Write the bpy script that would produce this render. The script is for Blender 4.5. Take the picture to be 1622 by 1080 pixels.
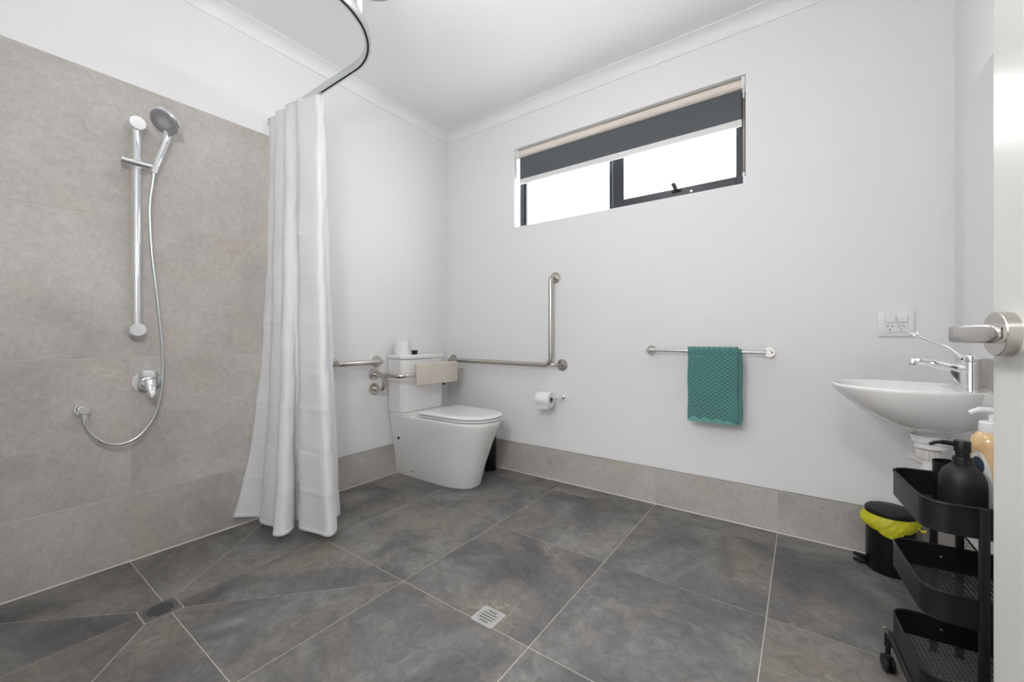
import bpy, bmesh, math, random
from mathutils import Vector, Matrix
from math import sin, cos, pi, radians, sqrt

for _o in list(bpy.data.objects):
    bpy.data.objects.remove(_o, do_unlink=True)
S = bpy.context.scene
COL = S.collection
random.seed(7)

# ------------------------------------------------------------------ camera
# corner of left wall (x=0) and back wall (y=0) is the origin, floor z=0, metres
CAM = Vector((2.389, -2.434, 0.978))
cd = bpy.data.cameras.new('camera'); cam = bpy.data.objects.new('camera', cd); COL.objects.link(cam)
cd.sensor_width = 36.0; cd.lens = 644.6 / 1622 * 36.0; cd.shift_y = -6.4 / 1622
cd.clip_start = 0.02
cam.location = CAM; cam.rotation_euler = (radians(90), 0, radians(35.62))
S.camera = cam

# ------------------------------------------------------------------ world, exposure
w = bpy.data.worlds.new('world'); S.world = w; w.use_nodes = True
w.node_tree.nodes['Background'].inputs[0].default_value = (.99, 0.995, 1.0, 1)
w.node_tree.nodes['Background'].inputs[1].default_value = 10.0
S.view_settings.view_transform = 'Standard'; S.view_settings.look = 'None'
S.view_settings.gamma = 1.0; S.view_settings.use_curve_mapping = False
S.view_settings.exposure = -0.10
LAMP_W = 9.5      # ceiling lamp of the bathroom, W
WALL_FILL_W = 28.5      # added fill globe on the front wall, behind the camera
HALL_FILL_W = 50.0      # unseen hallway lamp, added as fill through the open doorway

# ------------------------------------------------------------------ materials
MATS = {}
def mat(name, col=(.8,.8,.8), rough=.5, metal=0.0, spec=.5, coat=0.0, trans=0.0, sheen=0.0, bump=None, emit=None):
    m = bpy.data.materials.new(name); m.use_nodes = True
    nt = m.node_tree; b = nt.nodes['Principled BSDF']
    b.inputs['Base Color'].default_value = (*col, 1)
    b.inputs['Roughness'].default_value = rough
    b.inputs['Metallic'].default_value = metal
    b.inputs['Specular IOR Level'].default_value = spec
    b.inputs['Coat Weight'].default_value = coat
    b.inputs['Transmission Weight'].default_value = trans
    b.inputs['Sheen Weight'].default_value = sheen
    if emit:
        b.inputs['Emission Color'].default_value = (*emit[0], 1); b.inputs['Emission Strength'].default_value = emit[1]
    if bump:
        scale, strength, dist = bump
        tc = nt.nodes.new('ShaderNodeTexCoord'); n = nt.nodes.new('ShaderNodeTexNoise'); bp = nt.nodes.new('ShaderNodeBump')
        n.inputs['Scale'].default_value = scale; n.inputs['Detail'].default_value = 3
        bp.inputs['Strength'].default_value = strength; bp.inputs['Distance'].default_value = dist
        nt.links.new(tc.outputs['Object'], n.inputs['Vector']); nt.links.new(n.outputs['Fac'], bp.inputs['Height'])
        nt.links.new(bp.outputs['Normal'], b.inputs['Normal'])
    MATS[name] = m
    return m

def stone(name, dark, mid, light, warm, vein, rough, veinamt, sc=3.2, fine=.75):
    m = bpy.data.materials.new(name); m.use_nodes = True; nt = m.node_tree; N = nt.nodes; L = nt.links
    b = N['Principled BSDF']
    tc = N.new('ShaderNodeTexCoord'); oi = N.new('ShaderNodeObjectInfo')
    mul = N.new('ShaderNodeMath'); mul.operation = 'MULTIPLY'; mul.inputs[1].default_value = 37.0
    L.new(oi.outputs['Random'], mul.inputs[0])
    add = N.new('ShaderNodeVectorMath'); add.operation = 'ADD'
    L.new(tc.outputs['Object'], add.inputs[0]); L.new(mul.outputs[0], add.inputs[1])
    def noise(scale, det, rgh, dist=0.0):
        n = N.new('ShaderNodeTexNoise'); n.inputs['Scale'].default_value = scale; n.inputs['Detail'].default_value = det
        n.inputs['Roughness'].default_value = rgh; n.inputs['Distortion'].default_value = dist
        L.new(add.outputs[0], n.inputs['Vector']); return n
    def ramp(src, stops):
        r = N.new('ShaderNodeValToRGB'); e = r.color_ramp.elements
        e[0].position, e[0].color = stops[0][0], (*stops[0][1], 1); e[1].position, e[1].color = stops[1][0], (*stops[1][1], 1)
        for p, c in stops[2:]:
            q = e.new(p); q.color = (*c, 1)
        L.new(src, r.inputs[0]); return r
    def mix(fac, a, c, mode='MIX', f=None):
        x = N.new('ShaderNodeMix'); x.data_type = 'RGBA'; x.blend_type = mode
        if f is not None: x.inputs[0].default_value = f
        if fac is not None: L.new(fac, x.inputs[0])
        L.new(a, x.inputs[6])
        if isinstance(c, tuple): x.inputs[7].default_value = (*c, 1)
        else: L.new(c, x.inputs[7])
        return x.outputs[2]
    n1 = noise(sc, 9, .64, .7)
    base = ramp(n1.outputs['Fac'], [(.34, dark), (.68, light), (.5, mid)])
    n2 = noise(2.3, 5, .55, .8)
    wr = ramp(n2.outputs['Fac'], [(.50, (0,0,0)), (.70, (1,1,1))])
    col = mix(wr.outputs[0], base.outputs[0], warm)
    n3 = noise(60, 5, .7)
    fr = ramp(n3.outputs['Fac'], [(.25, (.84,.84,.84)), (.75, (1.14,1.14,1.14))])
    col = mix(None, col, fr.outputs[0], 'MULTIPLY', .8)
    n5 = noise(17, 6, .7, 1.2)
    fr2 = ramp(n5.outputs['Fac'], [(.33, (.74,.74,.75)), (.67, (1.24,1.235,1.22))])
    col = mix(None, col, fr2.outputs[0], 'MULTIPLY', fine)
    # thin veins: ridge of a distorted noise, broken up by another noise
    n4 = noise(1.5, 5, .6, .7)
    s = N.new('ShaderNodeMath'); s.operation = 'SUBTRACT'; s.inputs[1].default_value = .5; L.new(n4.outputs['Fac'], s.inputs[0])
    ab = N.new('ShaderNodeMath'); ab.operation = 'ABSOLUTE'; L.new(s.outputs[0], ab.inputs[0])
    vr = ramp(ab.outputs[0], [(.0, (1,1,1)), (.007, (0,0,0))])
    br = ramp(n2.outputs['Fac'], [(.52, (0,0,0)), (.66, (1,1,1))])
    vm = N.new('ShaderNodeMath'); vm.operation = 'MULTIPLY'; L.new(vr.outputs[0], vm.inputs[0]); L.new(br.outputs[0], vm.inputs[1])
    vm2 = N.new('ShaderNodeMath'); vm2.operation = 'MULTIPLY'; L.new(vm.outputs[0], vm2.inputs[0]); vm2.inputs[1].default_value = veinamt
    col = mix(vm2.outputs[0], col, vein)
    L.new(col, b.inputs['Base Color'])
    b.inputs['Roughness'].default_value = rough; b.inputs['Specular IOR Level'].default_value = .4
    bp = N.new('ShaderNodeBump'); bp.inputs['Strength'].default_value = .12; bp.inputs['Distance'].default_value = .002
    L.new(n3.outputs['Fac'], bp.inputs['Height']); L.new(bp.outputs['Normal'], b.inputs['Normal'])
    MATS[name] = m; return m

mat('paint', (.845,.845,.845), .55, bump=(220, .05, .001))
mat('ceiling_paint', (.87,.87,.87), .7)
mat('cornice_paint', (.87,.87,.87), .6)
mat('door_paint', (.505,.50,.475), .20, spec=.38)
mat('grout', (.56,.52,.465), .9)
mat('sealant', (.60,.56,.50), .6)
stone('floor_stone', (.082,.082,.084), (.148,.145,.141), (.245,.238,.228), (.222,.190,.162), (.40,.36,.32), .40, .55, 2.6, .9)
stone('wall_stone', (.395,.372,.346), (.485,.455,.424), (.55,.52,.485), (.50,.45,.41), (.68,.64,.60), .45, .5, 1.8, .30)
mat('chrome', (.86,.87,.88), .06, 1.0)
mat('satin_steel', (.57,.535,.49), .24, 1.0)
mat('brushed_nickel', (.58,.55,.52), .26, 1.0)
mat('polished_steel', (.56,.545,.53), .24, 1.0)
mat('anodised_rail', (.66,.68,.68), .25, 1.0)
mat('ceramic', (.89,.875,.862), .08, coat=.5)
mat('seat_plastic', (.86,.85,.845), .16)
mat('white_plastic', (.84,.84,.84), .3)
mat('cream_plastic', (.78,.74,.69), .4)
mat('pad_vinyl', (.63,.57,.50), .5)
mat('paper', (.88,.875,.87), .9, bump=(300, .2, .001))
mat('card', (.30,.24,.19), .9)
mat('black_plastic', (.005,.005,.0055), .38, spec=.35)
mat('black_matte', (.0065,.0065,.007), .5, spec=.4)
mat('black_metal', (.0065,.0065,.007), .45, spec=.4)
mat('dark_hole', (.004,.004,.004), .9)
mat('window_frame', (.028,.032,.040), .35)
mat('rubber', (.02,.02,.02), .6)
mat('blind_fabric', (.105,.115,.125), .9)
mat('blind_back', (.80,.72,.65), .8)
mat('blind_rail', (.78,.775,.77), .35)
mat('chain_metal', (.36,.29,.24), .35, .6)
mat('clear_plastic', (.72,.72,.72), .15)
mat('spray_face', (.30,.30,.31), .35)
mat('nozzle', (.11,.11,.115), .5)
mat('towel', (.085,.232,.214), .95, sheen=.4, bump=(900, .5, .001))
mat('towel_band', (.15,.36,.33), .95, sheen=.4, bump=(900, .4, .001))
mat('drain_steel', (.62,.62,.62), .38, .75)
mat('drain_grey', (.24,.24,.245), .4, .7)
mat('amber_soap', (.72,.48,.24), .18, coat=.4)
mat('label_white', (.80,.80,.78), .5)
mat('label_blue', (.04,.07,.11), .5)
mat('label_pink', (.70,.32,.45), .5)
mat('tap_blue', (.05,.10,.35), .4)
mat('mirror_glass', (.90,.91,.91), .02, 1.0)
mat('fan_grey', (.45,.45,.45), .6)
mat('lamp_glass', (.9,.9,.9), .5, emit=((.985,.99,1), 1.0))
mat('hall_floor', (.62,.58,.53), .5)

def fabric_mat():
    m = bpy.data.materials.new('curtain_fabric'); m.use_nodes = True; nt = m.node_tree; N = nt.nodes; L = nt.links
    b = N['Principled BSDF']; b.inputs['Base Color'].default_value = (.93,.93,.945,1); b.inputs['Roughness'].default_value = .85
    tr = N.new('ShaderNodeBsdfTranslucent'); tr.inputs[0].default_value = (.93,.93,.945,1)
    mx = N.new('ShaderNodeMixShader'); mx.inputs[0].default_value = .25
    tc = N.new('ShaderNodeTexCoord'); mp = N.new('ShaderNodeMapping'); mp.inputs['Scale'].default_value = (14, 14, 130)
    n = N.new('ShaderNodeTexNoise'); n.inputs['Scale'].default_value = 1.0; n.inputs['Detail'].default_value = 4
    bp = N.new('ShaderNodeBump'); bp.inputs['Strength'].default_value = .16; bp.inputs['Distance'].default_value = .004
    L.new(tc.outputs['Object'], mp.inputs[0]); L.new(mp.outputs[0], n.inputs['Vector']); L.new(n.outputs['Fac'], bp.inputs['Height'])
    L.new(bp.outputs['Normal'], b.inputs['Normal']); L.new(bp.outputs['Normal'], tr.inputs['Normal'])
    L.new(b.outputs[0], mx.inputs[1]); L.new(tr.outputs[0], mx.inputs[2]); L.new(mx.outputs[0], N['Material Output'].inputs[0])
    MATS['curtain_fabric'] = m
fabric_mat()
def glass_mat(name, tint, gl=.06):
    m = bpy.data.materials.new(name); m.use_nodes = True; nt = m.node_tree; N = nt.nodes; L = nt.links
    t = N.new('ShaderNodeBsdfTransparent'); t.inputs[0].default_value = (*tint, 1)
    g = N.new('ShaderNodeBsdfGlossy'); g.inputs['Roughness'].default_value = .02
    mx = N.new('ShaderNodeMixShader'); mx.inputs[0].default_value = gl
    L.new(t.outputs[0], mx.inputs[1]); L.new(g.outputs[0], mx.inputs[2]); L.new(mx.outputs[0], N['Material Output'].inputs[0])
    MATS[name] = m
glass_mat('pane_glass', (.97,.98,.97))
def liner_mat():
    m = bpy.data.materials.new('yellow_film'); m.use_nodes = True; nt = m.node_tree; N = nt.nodes; L = nt.links
    b = N['Principled BSDF']; b.inputs['Base Color'].default_value = (.74,.70,.03,1); b.inputs['Roughness'].default_value = .3
    t = N.new('ShaderNodeBsdfTransparent'); t.inputs[0].default_value = (.9,.85,.2,1)
    mx = N.new('ShaderNodeMixShader'); mx.inputs[0].default_value = .28
    L.new(b.outputs[0], mx.inputs[1]); L.new(t.outputs[0], mx.inputs[2]); L.new(mx.outputs[0], N['Material Output'].inputs[0])
    MATS['yellow_film'] = m
liner_mat()

# ------------------------------------------------------------------ mesh helpers
OFF = {}     # world origin of every object built here
def tag(o, label=None, cat=None, group=None, kind=None):
    if label: o['label'] = label
    if cat: o['category'] = cat
    if group: o['group'] = group
    if kind: o['kind'] = kind
    return o
def thing(name, label, cat, loc, group=None, kind=None):
    o = bpy.data.objects.new(name, None); COL.objects.link(o); o.location = loc; o.empty_display_size = .05
    OFF[o] = Vector(loc); return tag(o, label, cat, group, kind)

class MB:
    def __init__(s): s.v = []; s.f = []
    def add(s, vs, fs):
        n = len(s.v); s.v += [Vector(p) for p in vs]; s.f += [tuple(i + n for i in f) for f in fs]; return s
    def box(s, a, b, bev=0.0, seg=2, xf=None):
        bm = bmesh.new(); bmesh.ops.create_cube(bm, size=1)
        a = Vector(a); b = Vector(b); c = (a + b) / 2; d = b - a
        for v in bm.verts: v.co = Vector((v.co.x * d.x + c.x, v.co.y * d.y + c.y, v.co.z * d.z + c.z))
        if bev > 0:
            bmesh.ops.bevel(bm, geom=list(bm.edges), offset=bev, segments=seg, profile=.5, affect='EDGES')
        if xf is not None: bm.transform(xf)
        bm.verts.index_update()
        s.add([v.co.copy() for v in bm.verts], [[v.index for v in f.verts] for f in bm.faces]); bm.free(); return s
    def tube(s, pts, r, n=16, caps=True, closed=False):
        pts = [Vector(p) for p in pts]; m = len(pts)
        rs = r if isinstance(r, (list, tuple)) else [r] * m
        tang = []
        for i in range(m):
            if closed: t = pts[(i + 1) % m] - pts[i - 1]
            else: t = pts[min(i + 1, m - 1)] - pts[max(i - 1, 0)]
            tang.append(t.normalized())
        up = Vector((0, 0, 1)) if abs(tang[0].z) < .9 else Vector((1, 0, 0))
        u = tang[0].cross(up).normalized(); base = len(s.v); fr = []
        for i in range(m):
            if i:
                u = (u - tang[i] * u.dot(tang[i]))
                u = u.normalized() if u.length > 1e-6 else tang[i].orthogonal().normalized()
            vv = tang[i].cross(u)
            fr.append((u.copy(), vv))
            for k in range(n):
                a = 2 * pi * k / n; s.v.append(pts[i] + (u * cos(a) + vv * sin(a)) * rs[i])
        for i in range(m if closed else m - 1):
            j = (i + 1) % m
            for k in range(n):
                s.f.append((base + i*n + k, base + i*n + (k+1) % n, base + j*n + (k+1) % n, base + j*n + k))
        if caps and not closed:
            s.f.append(tuple(base + k for k in range(n))[::-1]); s.f.append(tuple(base + (m-1)*n + k for k in range(n)))
        return s
    def lathe(s, prof, o=(0,0,0), axis=(0,0,1), n=32, capa=True, capb=True):
        o = Vector(o); ax = Vector(axis).normalized(); u = ax.orthogonal().normalized(); v = ax.cross(u); base = len(s.v); m = len(prof)
        for r, h in prof:
            for k in range(n):
                a = 2 * pi * k / n; s.v.append(o + ax * h + (u * cos(a) + v * sin(a)) * max(r, 1e-5))
        for i in range(m - 1):
            for k in range(n):
                s.f.append((base + i*n + k, base + i*n + (k+1) % n, base + (i+1)*n + (k+1) % n, base + (i+1)*n + k))
        if capa: s.f.append(tuple(base + k for k in range(n))[::-1])
        if capb: s.f.append(tuple(base + (m-1)*n + k for k in range(n)))
        return s
    def loft(s, rings, capa=True, capb=True, closed=True):
        n = len(rings[0]); base = len(s.v)
        for r in rings: s.v += [Vector(p) for p in r]
        for i in range(len(rings) - 1):
            for k in range(n if closed else n - 1):
                s.f.append((base + i*n + k, base + i*n + (k+1) % n, base + (i+1)*n + (k+1) % n, base + (i+1)*n + k))
        if capa: s.f.append(tuple(base + k for k in range(n))[::-1])
        if capb: s.f.append(tuple(base + (len(rings)-1)*n + k for k in range(n)))
        return s
    def prism(s, poly, axis, a, b):          # poly of 2D points extruded along x, y or z
        def p3(p, h):
            return {'x': (h, p[0], p[1]), 'y': (p[0], h, p[1]), 'z': (p[0], p[1], h)}[axis]
        return s.loft([[p3(p, a) for p in poly], [p3(p, b) for p in poly]])
    def build(s, name, m, parent=None, loc=None, smooth=True, angle=35, kind=None, label=None):
        o3 = Vector(loc) if loc is not None else (OFF[parent] if parent is not None else Vector((0,0,0)))
        me = bpy.data.meshes.new(name); me.from_pydata([tuple(p - o3) for p in s.v], [], s.f)
        bm = bmesh.new(); bm.from_mesh(me); bmesh.ops.recalc_face_normals(bm, faces=bm.faces); bm.to_mesh(me); bm.free()
        me.materials.append(MATS[m])
        if smooth:
            me.shade_smooth(); me.set_sharp_from_angle(angle=radians(angle))
        o = bpy.data.objects.new(name, me); COL.objects.link(o)
        if parent is not None:
            o.parent = parent; o.location = o3 - OFF[parent]
        else: o.location = o3
        OFF[o] = o3
        return tag(o, label=label, kind=kind)

def catmull(pts, k=8):
    pts = [Vector(p) for p in pts]; out = []
    P = [pts[0]*2 - pts[1]] + pts + [pts[-1]*2 - pts[-2]]
    for i in range(1, len(P) - 2):
        a, b, c, d = P[i-1], P[i], P[i+1], P[i+2]
        for j in range(k):
            t = j / k
            out.append(.5 * ((2*b) + (c - a)*t + (2*a - 5*b + 4*c - d)*t*t + (3*b - a - 3*c + d)*t**3))
    out.append(pts[-1]); return out
def bent(pts, r, k=6):                       # polyline with rounded corners
    pts = [Vector(p) for p in pts]; out = [pts[0]]
    for i in range(1, len(pts) - 1):
        a, b, c = pts[i-1], pts[i], pts[i+1]; d1 = (a - b).normalized(); d2 = (c - b).normalized()
        q = min(r, (a-b).length*.49, (c-b).length*.49); p, e = b + d1*q, b + d2*q
        for j in range(k + 1):
            t = j / k; out.append(p*(1-t)**2 + b*2*t*(1-t) + e*t*t)
    out.append(pts[-1]); return out
def rrect(x0, y0, x1, y1, r, k=6):
    out = []
    for cx, cy, a0 in ((x1-r, y1-r, 0), (x0+r, y1-r, 90), (x0+r, y0+r, 180), (x1-r, y0+r, 270)):
        for j in range(k + 1):
            a = radians(a0 + 90*j/k); out.append((cx + r*cos(a), cy + r*sin(a)))
    return out
def inset(poly, d):                          # inset of a convex polygon
    n = len(poly); A = sum(poly[i][0]*poly[(i+1) % n][1] - poly[(i+1) % n][0]*poly[i][1] for i in range(n))
    if A < 0: poly = poly[::-1]
    lines = []
    for i in range(n):
        p, q = Vector(poly[i]), Vector(poly[(i+1) % n]); t = (q - p).normalized(); lines.append((p + Vector((-t.y, t.x))*d, t))
    out = []
    for i in range(n):
        p, t = lines[i-1]; q, s_ = lines[i]; den = t.x*s_.y - t.y*s_.x
        k = ((q.x-p.x)*s_.y - (q.y-p.y)*s_.x) / den; out.append((p + t*k)[:])
    return out

# ------------------------------------------------------------------ room shell
W = 2.897; D = -2.47; H = 2.64; T = .14
TX = -.006                                   # painted face of the left wall, its tiles stand proud of it
GX = [0, .487, 1.083, 1.683, 2.283, 2.883]   # floor joints
GY = [0, -.16, -.76, -1.36, -1.96, D]

floor = MB().box((-.02, D - .05, -.10), (W + .02, .02, -.0015)).build('floor', 'grout', smooth=False, kind='structure')
def tile(poly, place, parent, m, th=.008, gap=.0016):
    a = inset(poly, gap); b = inset(poly, gap + .0008)
    cx = sum(p[0] for p in a)/len(a); cy = sum(p[1] for p in a)/len(a)
    c0 = Vector(place(cx, cy, 0))
    return MB().loft([[place(*p, -th) for p in a], [place(*p, -.0006) for p in a], [place(*p, 0) for p in b]], capa=False).build('tile', m, parent, loc=c0, smooth=False)
fl = lambda x, y, h: (x, y, h)
SH = (.46, .563, -2.036, -1.927)             # shower drain insert x0,x1,y0,y1
for i in range(len(GX) - 1):
    for j in range(len(GY) - 1):
        if i < 2 and j >= 3: continue        # shower recess is cut separately
        x0, x1, y1, y0 = GX[i], GX[i+1], GY[j], GY[j+1]
        if i == 4: x1 = W
        tile([(x0, y0), (x1, y0), (x1, y1), (x0, y1)], fl, floor, 'floor_stone')
sx0, sx1, sy0, sy1 = SH; mx, my = .505, -1.962; ox1 = GX[2]; oy1 = GY[3]
for poly in ([(sx0, sy1), (mx, sy1), (mx - .012, oy1), (0, oy1)], [(mx, sy1), (sx1, sy1), (ox1, oy1), (mx - .012, oy1)],
             [(sx1, sy1), (ox1, oy1), (ox1, my), (sx1, my)], [(sx1, my), (ox1, my), (ox1, D), (sx1, sy0)],
             [(sx1, sy0), (ox1, D), (mx + .01, D), (mx, sy0)], [(mx, sy0), (mx + .01, D), (0, D), (sx0, sy0)],
             [(sx0, sy0), (0, D), (0, my), (sx0, my)], [(sx0, my), (0, my), (0, oy1), (sx0, sy1)]):
    tile(poly, fl, floor, 'floor_stone')

wl = MB().box((TX - T, D - T, -.10), (TX, T, H + .1)).build('wall_left', 'paint', smooth=False, kind='structure')
TZ = [0, .293, .890, 1.487, 2.083]; TY = [-1.36, -1.96, D]
gback = MB().box((TX - .004, D, 0), (.0015, -1.36, 2.0825)).build('grout_bed', 'grout', wl, smooth=False)
wa = lambda y, z, h: (.003 + h, y, z)
for a in range(len(TY) - 1):
    for b in range(len(TZ) - 1):
        tile([(TY[a], TZ[b]), (TY[a+1], TZ[b]), (TY[a+1], TZ[b+1]), (TY[a], TZ[b+1])], wa, wl, 'wall_stone', gap=.0019)

WX0, WX1, WZ0, WZ1 = .668, 2.143, 1.781, 2.352
wb = MB()
wb.box((-T, 0, -.1), (WX0, T, H + .1)); wb.box((WX1, 0, -.1), (W + T, T, H + .1))
wb.box((WX0, 0, -.1), (WX1, T, WZ0)); wb.box((WX0, 0, WZ1), (WX1, T, H + .1))
wb.build('wall_back', 'paint', smooth=False, kind='structure')
MB().box((W, D - T, -.1), (W + T, T, H + .1)).build('wall_right', 'paint', smooth=False, kind='structure')
DX0, DX1, DZ = 1.855, 2.700, 2.06            # doorway in the front wall
wf = MB()
wf.box((-T, D - .12, -.1), (DX0, D, H + .1)); wf.box((DX1, D - .12, -.1), (W + T, D, H + .1)); wf.box((DX0, D - .12, DZ), (DX1, D, H + .1))
wf.build('wall_front', 'paint', smooth=False, kind='structure')
MB().box((-T, D - T, H), (W + T, T, H + .12)).build('ceiling', 'ceiling_paint', smooth=False, kind='structure')

# skirting tiles
SK = .212
def skirting(name, joints, place, back):
    o = back.build(name, 'grout', smooth=False, kind='structure')
    for a, b in zip(joints[:-1], joints[1:]):
        tile([(a, 0), (b, 0), (b, SK), (a, SK)], place, o, 'wall_stone', gap=.0006)
skirting('baseboard_left', [-1.36, -.76, -.012], wa, MB().box((TX - .003, -1.3585, 0), (.0022, -.001, SK - .0006)))
skirting('baseboard_back', [.012, .487, 1.083, 1.683, 2.283, W - .01], lambda x, z, h: (x, -.009 - h, z), MB().box((0, -.0082, 0), (W, .002, SK - .0006)))
skirting('baseboard_right', [-.012, -.61, -1.21, -1.81, D], lambda y, z, h: (W - .009 - h, y, z), MB().box((W - .0082, D, 0), (W + .002, 0, SK - .0006)))

def bead(name, prof, axis, a, b, parent):
    MB().prism(prof, axis, a, b).build(name, 'sealant', parent, smooth=False)
bead('sealant_bead', [(.0025, -.001), (.0075, -.001), (.0025, .005)], 'y', D, -.004, wl)
bead('sealant_bead', [(-.0085, -.001), (-.0135, -.001), (-.0085, .005)], 'x', .003, W - .004, bpy.data.objects['baseboard_back'])
bead('sealant_bead', [(W - .0085, -.001), (W - .0135, -.001), (W - .0085, .005)], 'y', D, -.004, bpy.data.objects['baseboard_right'])

# cove cornices
CV = .066
def cove(): # profile in (out from wall, z)
    c = [(0, H - CV), (.006, H - CV)]
    for j in range(1, 8):
        a = radians(90*j/8); c.append((.006 + (CV - .012)*(1 - cos(a)), H - CV + .002 + (CV - .010)*sin(a)))
    c += [(CV - .006, H - .006), (CV, H - .006), (CV, H + .002), (0, H + .002)]
    return c
def cornice(name, f, a, b):
    MB().loft([[f(p[0], p[1], a) for p in cove()], [f(p[0], p[1], b) for p in cove()]]).build(name, 'cornice_paint', angle=25, kind='structure')
cornice('trim_1', lambda o, z, t: (TX + o, t - (0 if t < -1 else o*1.0), z), D, 0)
cornice('trim_2', lambda o, z, t: (t, -o, z), TX, W)
cornice('trim_3', lambda o, z, t: (W - o, t, z), D, 0)
cornice('trim_4', lambda o, z, t: (t, D + o, z), TX, W)

# hallway beyond the doorway (behind the camera)
hx0, hx1, hy = 1.0, 3.6, -4.4
MB().box((hx0 - .1, hy - .1, -.1), (hx1 + .1, D - .05, 0)).build('floor_hallway', 'hall_floor', smooth=False, kind='structure')
MB().box((hx0 - .1, hy - .1, 2.5), (hx1 + .1, D - .12, 2.6)).build('ceiling_hallway', 'ceiling_paint', smooth=False, kind='structure')
MB().box((hx0 - .1, hy - .1, 0), (hx0, D - .12, 2.5)).build('wall_hallway_left', 'paint', smooth=False, kind='structure')
MB().box((hx1, hy - .1, 0), (hx1 + .1, D - .12, 2.5)).build('wall_hallway_right', 'paint', smooth=False, kind='structure')
MB().box((hx0, hy - .1, 0), (hx1, hy, 2.5)).build('wall_hallway_end', 'paint', smooth=False, kind='structure')
fr = MB()
fr.box((DX0 - .012, D - .125, 0), (DX0 + .02, D + .012, DZ + .02)); fr.box((DX1 - .02, D - .125, 0), (DX1 + .012, D + .002, DZ + .02)); fr.box((DX0, D - .125, DZ - .012), (DX1, D + .002, DZ + .02))
fr.build('trim_5', 'door_paint', smooth=False, kind='structure')

# ------------------------------------------------------------------ window
win = thing('window_1', 'dark aluminium sliding window high on the back wall', None, (WX0, .09, WZ0), kind='structure')
def frame(mb, x0, x1, z0, z1, y0, y1, l, r, b, t):
    mb.box((x0, y0, z0), (x0 + l, y1, z1), .002, 1); mb.box((x1 - r, y0, z0), (x1, y1, z1), .002, 1)
    mb.box((x0 + l, y0, z0), (x1 - r, y1, z0 + b), .002, 1); mb.box((x0 + l, y0, z1 - t), (x1 - r, y1, z1), .002, 1); return mb
fo = frame(MB(), WX0 + .001, WX1 - .001, WZ0, WZ1, .078, .138, .024, .024, .020, .03).build('frame', 'window_frame', win)
MB().box((.692, .095, WZ0 + .02), (.708, .125, WZ1 - .03), .002, 1).build('glazing_bead', 'window_frame', win)
MB().box((1.352, .106, WZ0 + .018), (1.425, .134, WZ1 - .028), .002, 1).build('fixed_stile', 'window_frame', win)
sash = frame(MB(), 1.385, WX1 - .02, WZ0 + .012, WZ1 - .02, .082, .104, .074, .034, .060, .04).build('sliding_sash', 'window_frame', win)
MB().box((1.450, .091, WZ0 + .065), (2.094, .095, WZ1 - .055)).build('pane', 'pane_glass', sash, smooth=False)
MB().box((.70, .117, WZ0 + .015), (1.385, .121, WZ1 - .03)).build('pane', 'pane_glass', win, smooth=False)
lt = MB(); lt.box((1.755, .070, WZ0 + .050), (1.805, .083, WZ0 + .066), .002, 1)
lt.prism([(1.768, WZ0 + .058), (1.792, WZ0 + .058), (1.778, WZ0 + .100), (1.752, WZ0 + .103)], 'y', .060, .082)
lt.build('latch', 'black_plastic', sash)
MB().lathe([(.006, 0), (.006, .004)], (1.862, .0825, WZ0 + .040), (0, -1, 0), 12).build('lock_button', 'polished_steel', sash)
MB().box((1.86, .070, WZ0 + .014), (2.02, .082, WZ0 + .022), .001, 1).build('stop_strip', 'black_plastic', sash)

# roller blind inside the reveal
BX0, BX1, BY = WX0 + .012, WX1 - .018, .040
bl = thing('roller_blind', 'charcoal roller blind half lowered over the high window', 'blind', ((BX0 + BX1)/2, BY, WZ1))
MB().tube([(BX0 + .004, BY, WZ1 - .030), (BX1 - .004, BY, WZ1 - .030)], .0245, 24).build('roll', 'blind_back', bl, label='beige reverse of the blind rolled round its tube')
MB().box((BX0 + .006, BY + .006, 2.132), (BX1 - .006, BY + .0075, WZ1 - .030)).build('fabric', 'blind_fabric', bl, smooth=False)
MB().box((BX0 + .004, BY - .001, 2.102), (BX1 - .004, BY + .013, 2.140), .004, 2).build('bottom_rail', 'blind_rail', bl)
MB().box((BX1 - .03, BY - .0022, 2.116), (BX1 - .026, BY - .0005, 2.119)).build('rail_mark', 'fan_grey', bl, smooth=False)
for x0, x1 in ((WX0 + .0005, BX0 + .004), (BX1 - .004, WX1 - .004)):
    MB().box((x0, BY - .024, WZ1 - .062), (x1, BY + .024, WZ1 + .0005), .002, 1).build('bracket', 'white_plastic', bl)
cx_ = WX1 - .010
MB().box((cx_ - .005, BY - .026, WZ1 - .115), (cx_ + .004, BY - .010, WZ1 - .045), .002, 1).build('chain_guard', 'clear_plastic', bl)
ch = MB()
for yy in (BY - .022, BY - .010):
    z = 1.845
    while z < WZ1 - .10:
        ch.lathe([(.0006, -.0034), (.0028, -.0018), (.0033, 0), (.0028, .0018), (.0006, .0034)], (cx_, yy, z), n=6); z += .0072
ch.build('bead_chain', 'chain_metal', bl, kind='stuff')
MB().box((cx_ - .006, BY - .024, 1.822), (cx_ + .005, BY - .008, 1.848), .003, 1).build('chain_tensioner', 'clear_plastic', bl)
MB().prism([(BY - .026, WZ0 - .0005), (BY + .002, WZ0 - .0005), (BY - .010, WZ0 + .042), (BY - .022, WZ0 + .042)], 'x', cx_ - .003, cx_ + .0095).build('chain_cleat', 'white_plastic', bl)

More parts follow.
